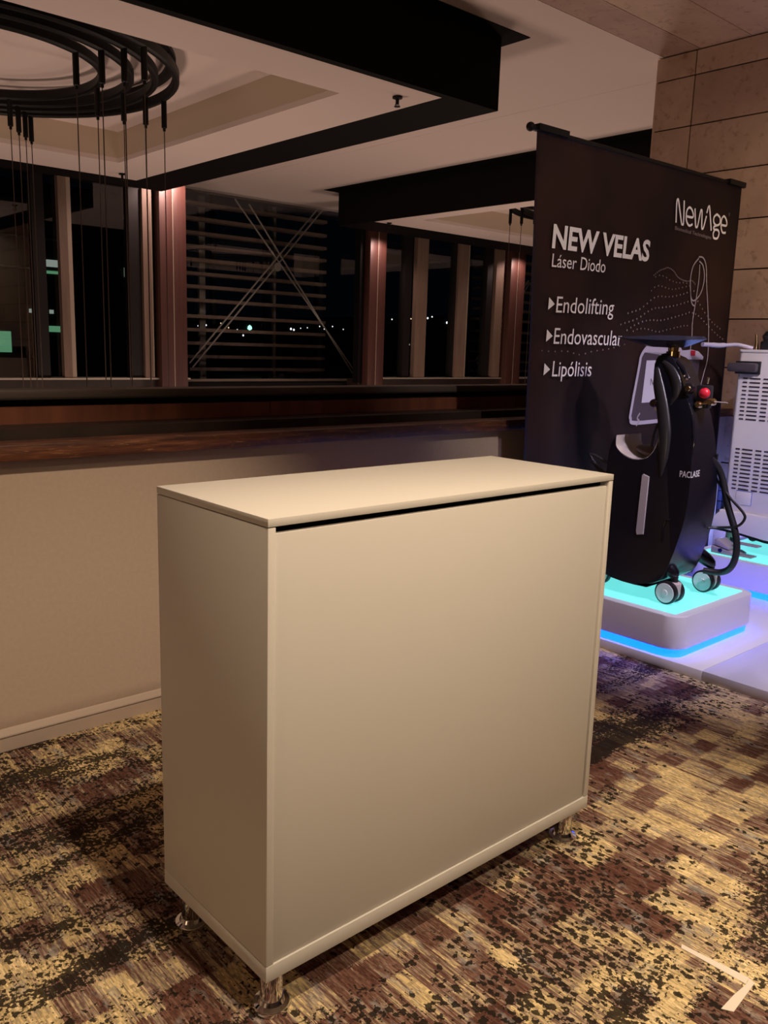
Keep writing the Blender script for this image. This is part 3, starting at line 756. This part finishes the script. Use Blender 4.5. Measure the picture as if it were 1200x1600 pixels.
# ------------------------------------------------------------------ black laser machine on the first plinth
blk = mat('machine_black', (.005, .005, .010), .32, spec=.4, coat=.15)
blk_soft = mat('machine_ridge', (.020, .019, .020), .32, spec=.5)
beige = mat('seat_beige', (.80, .72, .63), .5)
cush = mat('cushion_brown', (.10, .07, .06), .55)
grey_strip = mat('grey_strip', (.42, .38, .37), .5)
gloss = mat('black_gloss', (.008, .008, .012), .08, spec=.7)
gold = mat('brass_fitting', (.65, .5, .28), .2, metal=1)
red = mat('emergency_red', (.62, .02, .04), .35)
wheel_white = mat('wheel_white', (.72, .72, .70), .4)
fork = mat('caster_fork', (.60, .52, .46), .4)
rubber = mat('rubber_black', (.012, .012, .014), .45)
mc = empty('laser_machine', (4.0, 2.33, PT), 'tall black curved machine on casters on the nearer lit plinth', 'machine')
right = [(2.353, 1.511), (2.288, 1.5), (2.241, 1.479), (2.188, 1.397), (2.145, 1.311), (2.1, 1.214), (2.067, 1.092), (2.044, .968), (2.032, .842), (2.033, .713), (2.051, .595), (2.075, .50), (2.105, .41)]
bottom = [(2.16, .36), (2.267, .338), (2.4, .33), (2.54, .338), (2.60, .37)]
left = [(2.615, .505), (2.627, .754), (2.629, .941), (2.615, 1.04), (2.592, 1.078)]
seat = [(2.570, 1.030), (2.535, .995), (2.48, .973), (2.423, .968), (2.375, .985), (2.343, 1.02), (2.326, 1.07), (2.318, 1.13), (2.325, 1.19), (2.344, 1.245), (2.369, 1.308), (2.392, 1.387), (2.398, 1.455), (2.384, 1.495)]
outline = [(v.x, v.y) for v in smooth_path([(a, b, 0) for a, b in right+bottom+left], 2)]+[(v.x, v.y) for v in smooth_path([(a, b, 0) for a, b in seat], 2)]
def hw(z):
    P = [(.30, .165), (.6, .155), (.9, .135), (1.1, .115), (1.3, .09), (1.52, .07)]
    for (a, b), (c, d) in zip(P, P[1:]):
        if z <= c: return b+(d-b)*max(0, (z-a))/(c-a)
    return .07
def fx(z): return 4.0-hw(z)
ymid = 2.33
outline = [(a+(.43*hw(b) if a < ymid or b < .36 and a < 2.3 else -.43*hw(b)) if k < len(outline)-27 else a-.43*hw(b)*.6, b) for k, (a, b) in enumerate(outline)]
bm = bmesh.new(); bm_prism(bm, outline, -.13, .13, 'x', .04, 5)
for v in bm.verts: v.co.x = 4.0+v.co.x/.13*hw(v.co.z)
bmesh.ops.triangulate(bm, faces=[f for f in bm.faces if len(f.verts) > 4])
machine_body = finish('body', bm, blk, mc, True)
# beige tray lining of the hollow
tr = [(v.x-.43*.6*hw(v.y), v.y) for v in smooth_path([(a, b, 0) for a, b in [(2.574, 1.084)]+seat[:8]], 4)]
bm = bmesh.new(); lo = []; 
for k, (a, b) in enumerate(tr):
    a2, b2 = tr[min(k+1, len(tr)-1)]; a1, b1 = tr[max(k-1, 0)]
    d = Vector((a2-a1, b2-b1)).normalized(); nn = Vector((d.y, -d.x))
    if nn.dot(Vector((2.40-a, 1.25-b))) < 0: nn = -nn
    row = []
    for q in (-1.0, -.9, -.6, 0, .6, .9, 1.0):
        x = 4.0+q*hw(b); e = .006
        row.append(bm.verts.new((x, a+nn.x*e, b+nn.y*e)))
    lo.append(row)
for A, B in zip(lo, lo[1:]):
    for k in range(len(A)-1): bm.faces.new((A[k], A[k+1], B[k+1], B[k]))
bmesh.ops.solidify(bm, geom=bm.faces[:], thickness=.003)
finish('tray_lining', bm, beige, mc, True)
bm = bmesh.new(); bmesh.ops.create_uvsphere(bm, u_segments=28, v_segments=12, radius=1)
for v in bm.verts: v.co = Vector((4.03+v.co.x*.092, 2.395+v.co.y*.10, 1.000+v.co.z*.030+.05*v.co.y*.4))
finish('cushion', bm, cush, mc, 'all')
tube('inner_cable', smooth_path([(4.02, 2.28, 1.20), (4.02, 2.34, 1.195), (4.02, 2.385, 1.15), (4.02, 2.405, 1.08), (4.02, 2.41, 1.01)]), .007, rubber, mc, 8)
# raised ridges on the side face
def ridge(name, path, rs, m, x=3.872):
    pts = smooth_path([(fx(b)+(x-3.87), a, b) for a, b in path], 6); n = len(pts); cx = [p.x for p in pts]
    rr = []
    for k in range(n):
        t = k/(n-1)*(len(rs)-1); i = min(int(t), len(rs)-2); rr.append(rs[i]+(rs[i+1]-rs[i])*(t-i))
    bm = bmesh.new(); bm_tube(bm, pts, rr, 14)
    for k, v in enumerate(bm.verts): v.co.x = cx[k//14]+(v.co.x-cx[k//14])*.45
    finish(name, bm, m, mc, 'all')
ridge('side_ridge', [(2.365, 1.44), (2.340, 1.35), (2.300, 1.24), (2.268, 1.12), (2.255, 1.0), (2.255, .90)], [.012, .030, .034, .036, .026, .003], blk_soft)
ridge('side_ridge', [(2.335, 1.47), (2.285, 1.43), (2.245, 1.37), (2.238, 1.31), (2.262, 1.25)], [.010, .024, .028, .022, .003], blk_soft)
ridge('edge_trim', [(2.17, 1.28), (2.135, 1.20), (2.11, 1.10), (2.105, 1.03)], [.004, .010, .010, .004], gloss, 3.874)
ridge('control_panel', [(2.262, 1.470), (2.225, 1.435), (2.187, 1.385)], [.010, .016, .012], gloss, 3.876)
for a, b in ((2.203, 1.405), (2.188, 1.388)):
    bm = bmesh.new(); bmesh.ops.create_uvsphere(bm, u_segments=10, v_segments=8, radius=.008); bmesh.ops.translate(bm, vec=(fx(b)-.006, a, b), verts=bm.verts); finish('indicator', bm, chrome, mc, True)
lathe('dial_button', [(.0001, -.022), (.018, -.022), (.026, -.016), (.028, .0), (.0001, .0)], (fx(1.335)+.004, 2.170, 1.345), gloss, mc, 'x', 20)
lathe('dial_face', [(.0001, -.026), (.012, -.026), (.015, -.021), (.0001, -.021)], (fx(1.335)+.004, 2.170, 1.345), gold, mc, 'x', 16)
bm = bmesh.new(); bm_prism(bm, [(2.350, .905), (2.315, .895), (2.308, .60), (2.345, .592), (2.352, .61), (2.357, .895)], -.004, .004, 'x', .002, 1)
for v in bm.verts: v.co.x += fx(v.co.z)-.001
finish('grey_strip', bm, grey_strip, mc)
# lettering on the side
me = text_mesh('PACLASE', .012); xs_ = [v.co.x for v in me.vertices]; a0, b0 = min(xs_), max(xs_)
from mathutils.bvhtree import BVHTree
bo = machine_body
bt = BVHTree.FromPolygons([v.co for v in bo.data.vertices], [p.vertices for p in bo.data.polygons])
dr = Vector((.80, .60, 0)).normalized(); sd = Vector((dr.y, -dr.x, 0))
h9 = hw(.93)
for v in me.vertices:
    d = (v.co.x-a0)/(b0-a0)*.098-.045
    o0 = Vector((4.0-h9, 2.04+.43*h9, .918+v.co.y*.030/.69+.05*d))+sd*d-dr*.3
    hit = bt.ray_cast(o0, dr)
    v.co = (hit[0] if hit[0] else o0+dr*.3)-dr*.003
new_obj('lettering', me, wheel_white, mc)
# recessed hatch outline low on the side
tube('hatch_line', smooth_path([(fx(.70), 2.165, .70), (fx(.69), 2.195, .69), (fx(.64), 2.205, .64), (fx(.58), 2.198, .58)]), .003, gloss, mc, 6)
# tilted screen seen edge-on
bm = bmesh.new()
q = [(3.98, 2.655, 1.589), (3.88, 2.50, 1.578), (3.85, 2.26, 1.572), (4.00, 2.15, 1.583), (4.14, 2.24, 1.600), (4.12, 2.48, 1.604)]
cyl = bmesh.new()
A = [bm.verts.new(p) for p in q]; B = [bm.verts.new((4.0+(p[0]-4.0)*.5, 2.34+(p[1]-2.34)*.4, 1.541+(p[2]-1.58)*.3)) for p in q]
bm.faces.new(A); bm.faces.new(B[::-1])
for k in range(6): bm.faces.new((A[k], B[k], B[(k+1) % 6], A[(k+1) % 6]))
cyl.free()
finish('screen', bm, mat('screen_shell', (.03, .035, .06), .22, spec=.6), mc)
lathe('screen_mount', [(.0001, 0), (.034, 0), (.034, .03), (.026, .032), (.03, .07), (.0001, .07)], (4.0, 2.325, 1.490), gold, mc, n=20)
# grip knob on the neck, red button bracket with fittings
bm = bmesh.new(); bmesh.ops.create_uvsphere(bm, u_segments=18, v_segments=12, radius=.034)
for v in bm.verts: v.co = Vector((3.95+v.co.x*1.2, 2.345+v.co.y*.8, 1.255+v.co.z*1.2))
finish('grip_knob', bm, beige, mc, True)
lathe('grip_cap', [(.0001, -.035), (.018, -.035), (.022, -.02), (.022, 0), (.0001, 0)], (3.93, 2.352, 1.262), mat('grip_metal', (.35, .25, .22), .2, metal=1), mc, 'x', 18)
box('button_bracket', 3.975, 4.03, 2.105, 2.17, 1.250, 1.362, rubber, mc, .008)
bm = bmesh.new(); bmesh.ops.create_uvsphere(bm, u_segments=18, v_segments=12, radius=.028)
for v in bm.verts: v.co = Vector((3.965+v.co.x*.8, 2.118+v.co.y, 1.325+v.co.z*.95))
finish('emergency_button', bm, red, mc, 'all', label='red emergency button')
for a, b in ((2.135, 1.268), (2.072, 1.285)):
    lathe('brass_fitting', [(.0001, -.02), (.014, -.02), (.018, -.012), (.018, .02), (.010, .03), (.0001, .03)], (3.955, a, b), gold, mc, 'x', 14)
tube('fitting_bridge', [(3.955, 2.14, 1.272), (3.955, 2.065, 1.287)], .009, gold, mc, 8)
tube('optic_fibre', [(3.955, 2.06, 1.288), (3.955, 1.99, 1.286)], .003, grey_strip, mc, 6)
tube('key', [(3.95, 2.10, 1.372), (3.94, 2.092, 1.40)], .006, chrome, mc, 6)
# caster arms and twin wheels
def caster(px, py, base):
    arm = smooth_path([base, ((base[0]+px)/2, (base[1]+py)/2, (base[2]+PT+.15)/2+.012), (px, py, PT+.15)], 5); n = len(arm)
    a = tube('caster_arm', arm+[Vector((px+(px-base[0])*.10, py+(py-base[1])*.10, PT+.140))], [.030+.012*math.sin(PI*k/n)-.008*k/n for k in range(n)]+[.010], blk, mc, 14)
    lathe('caster_stem', [(.0001, 0), (.016, 0), (.016, .05), (.0001, .05)], (px, py, PT+.1), rubber, a, n=14)
    lathe('caster_fork', [(.0001, .048), (.030, .048), (.034, .055), (.034, .108), (.026, .113), (.0001, .113)], (px, py, PT), fork, a, n=18)
    for s in (-1, 1):
        cc = (px-.008+s*.032, py+.018, PT+.0605)
        lathe('wheel', [(.0001, -.016), (.05, -.016), (.060, -.010), (.060, .010), (.05, .016), (.0001, .016)], cc, rubber, a, 'x', 28)
        lathe('wheel_disc', [(.0001, -.0215), (.015, -.0215), (.018, -.018), (.048, -.018), (.051, -.0150), (.0001, -.0150)], cc, wheel_white, a, 'x', 28)
caster(3.90, 2.142, (3.875, 2.25, PT+.215))
caster(4.27, 2.142, (4.18, 2.24, PT+.225))
caster(3.90, 2.575, (3.94, 2.46, PT+.18))
caster(4.27, 2.575, (4.10, 2.46, PT+.18))
# thick hose and thin lead on the back
tube('hose', smooth_path([(4.02, 2.16, 1.04), (4.09, 2.12, 1.0), (4.15, 2.085, .92), (4.16, 2.035, .76), (4.16, 1.985, .64), (4.16, 1.965, .545), (4.17, 1.985, .455), (4.19, 2.045, .405), (4.16, 2.13, .40)], 8), .017, rubber, mc, 12)
tube('lead', smooth_path([(4.12, 2.10, 1.02), (4.15, 2.11, .90), (4.15, 2.03, .81), (4.15, 1.95, .742), (4.15, 1.938, .706), (4.15, 1.975, .664), (4.14, 2.06, .645), (4.10, 2.10, .64)], 8), .007, rubber, mc, 8)
tube('power_lead', smooth_path([(3.95, 2.62, .86), (3.93, 2.68, .90), (3.95, 2.72, .92), (3.98, 2.67, .85), (3.95, 2.74, .96), (4.0, 2.62, .90)], 6), .008, rubber, mc, 8)
adopt(mc)

# ------------------------------------------------------------------ white machine on the second plinth
m_white = mat('machine_white', (.74, .70, .67), .4)
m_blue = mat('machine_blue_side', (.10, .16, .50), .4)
slot_m = mat('vent_dark', (.03, .02, .03), .7)
wm = empty('vented_machine', (5.6, 2.3, PT), 'tall white machine with rows of vent slots at the right edge', 'machine')
X0 = 5.35
prism('body', rrect(X0, 5.85, 1.95, 2.655, .03, 5), .42, 1.535, m_white, wm, bev=.012, seg=3)
prism('lid', rrect(X0-.004, 5.855, 1.945, 2.66, .03, 5), 1.5355, 1.552, m_white, wm, bev=.004, seg=2)
# flared foot with curved underside
foot = [(1.93, .40), (2.15, .365), (2.35, .372), (2.55, .395), (2.75, .40), (2.76, .415), (2.70, .45), (2.66, .52), (1.95, .52)]
prism('foot', foot, X0-.03, 5.84, m_white, wm, 'x', bev=.01, seg=2)
under = [(1.93, .385), (2.15, .345), (2.35, .352), (2.55, .378), (2.75, .385), (2.75, .399), (2.55, .394), (2.35, .371), (2.15, .364), (1.93, .399)]
prism('underside', under, X0-.02, 5.82, rubber, wm, 'x')
# blue side cover
prism('side_cover', rrect(5.40, 5.80, 2.6555, 2.735, .03, 5), .44, .70, m_blue, wm, bev=.008, seg=2)
for z in (.50, .56, .63): box('cover_groove', 5.398, 5.40, 2.675, 2.72, z, z+.005, slot_m, wm)
sm = {}
def slot(y0, y1, z):
    k = round(y1-y0, 3)
    if k not in sm:
        bm = bmesh.new(); bm_box(bm, -.0015, .003, -(y1-y0)/2, (y1-y0)/2, -.0045, .0045); me = bpy.data.meshes.new('vent_slot'); bmesh.ops.recalc_face_normals(bm, faces=bm.faces); bm.to_mesh(me); bm.free(); me.materials.append(slot_m); sm[k] = me
    o = new_obj('vent_slot', sm[k], None, wm); o.location = (X0-.001, (y0+y1)/2, z)
for zt, n in ((1.373, 11), (.925, 11)):
    for k in range(n):
        z = zt-.0256*k
        slot(2.578, 2.606, z); slot(2.495, 2.562, z); slot(2.437, 2.475, z); slot(2.36, 2.42, z)
box('hatch', X0-.004, X0+.002, 2.47, 2.57, .57, .655, m_white, wm, .002)
box('hatch_line', X0-.002, X0+.002, 2.466, 2.469, .57, .66, m_blue, wm); box('hatch_line', X0-.002, X0+.002, 2.466, 2.57, .657, .66, m_blue, wm)
box('handle', 5.30, 5.36, 2.51, 2.70, 1.412, 1.468, mat('handle_dark', (.06, .05, .06), .3), wm, .012)
box('handle_plate', 5.335, 5.352, 2.50, 2.66, 1.400, 1.480, rubber, wm, .003)
lathe('side_knob', [(.0001, 0), (.07, 0), (.07, .05), (.055, .06), (.065, .085), (.045, .115), (.0001, .12)], (5.47, 2.50, 1.552), rubber, wm, n=24)
tube('joystick', [(5.45, 2.592, 1.552), (5.45, 2.592, 1.59), (5.45, 2.600, 1.652)], [.016, .010, .006], gold, wm, 10)
tube('handpiece', smooth_path([(5.42, 2.60, 1.562), (5.36, 2.67, 1.580), (5.30, 2.71, 1.576), (5.24, 2.735, 1.572), (5.18, 2.755, 1.574), (5.11, 2.775, 1.575)], 5), [.012]*12+[.016]*8+[.014]*6, mat('clear_handpiece', (.45, .42, .55), .15), wm, 10)
for y in (2.70, 2.05):
    lathe('leg_pillar', [(.0001, .105), (.03, .105), (.032, .1), (.032, .03), (.0001, .03)], (5.48, y-.06, PT), fork, wm, n=18)
    lathe('leg_wheel', [(.0001, -.03), (.03, -.03), (.033, -.02), (.033, .02), (.03, .03), (.0001, .03)], (5.48, y-.06, PT+.0335), rubber, wm, 'x', 20)
for y in (2.60, 2.05):
    lathe('leg_pillar', [(.0001, .11), (.03, .11), (.032, .1), (.032, .03), (.0001, .03)], (5.74, y, PT), fork, wm, n=18)
    lathe('leg_wheel', [(.0001, -.03), (.03, -.03), (.033, -.02), (.033, .02), (.03, .03), (.0001, .03)], (5.74, y, PT+.0335), rubber, wm, 'x', 20)
adopt(wm)
# foot pedal on the second plinth
pdm = mat('pedal_grey', (.34, .30, .33), .45)
pd = empty('foot_pedal', (5.24, 2.50, PT), 'grey foot pedal lying on the further lit plinth', 'pedal')
prism('base', [(2.44, PT), (2.61, PT), (2.61, PT+.045), (2.47, PT+.022), (2.44, PT+.012)], 5.165, 5.31, pdm, pd, 'x', bev=.004, seg=2)
prism('treadle', [(2.50, PT+.032), (2.60, PT+.052), (2.60, PT+.085), (2.575, PT+.088), (2.50, PT+.045)], 5.18, 5.295, pdm, pd, 'x', bev=.004, seg=2)
box('guard_plate', 5.20, 5.28, 2.36, 2.438, PT+.001, PT+.008, pdm, pd)
box('guard_plate', 5.23, 5.29, 2.34, 2.50, PT+.070, PT+.078, pdm, pd)
lathe('pivot', [(.0001, -.006), (.014, -.006), (.014, 0), (.0001, 0)], (5.165, 2.545, PT+.026), chrome, pd, 'x', 14)
tube('pedal_lead', smooth_path([(5.24, 2.609, PT+.03), (5.25, 2.64, PT+.03), (5.32, 2.655, PT+.008), (5.42, 2.655, PT+.01)]), .006, rubber, pd, 6)
adopt(pd)
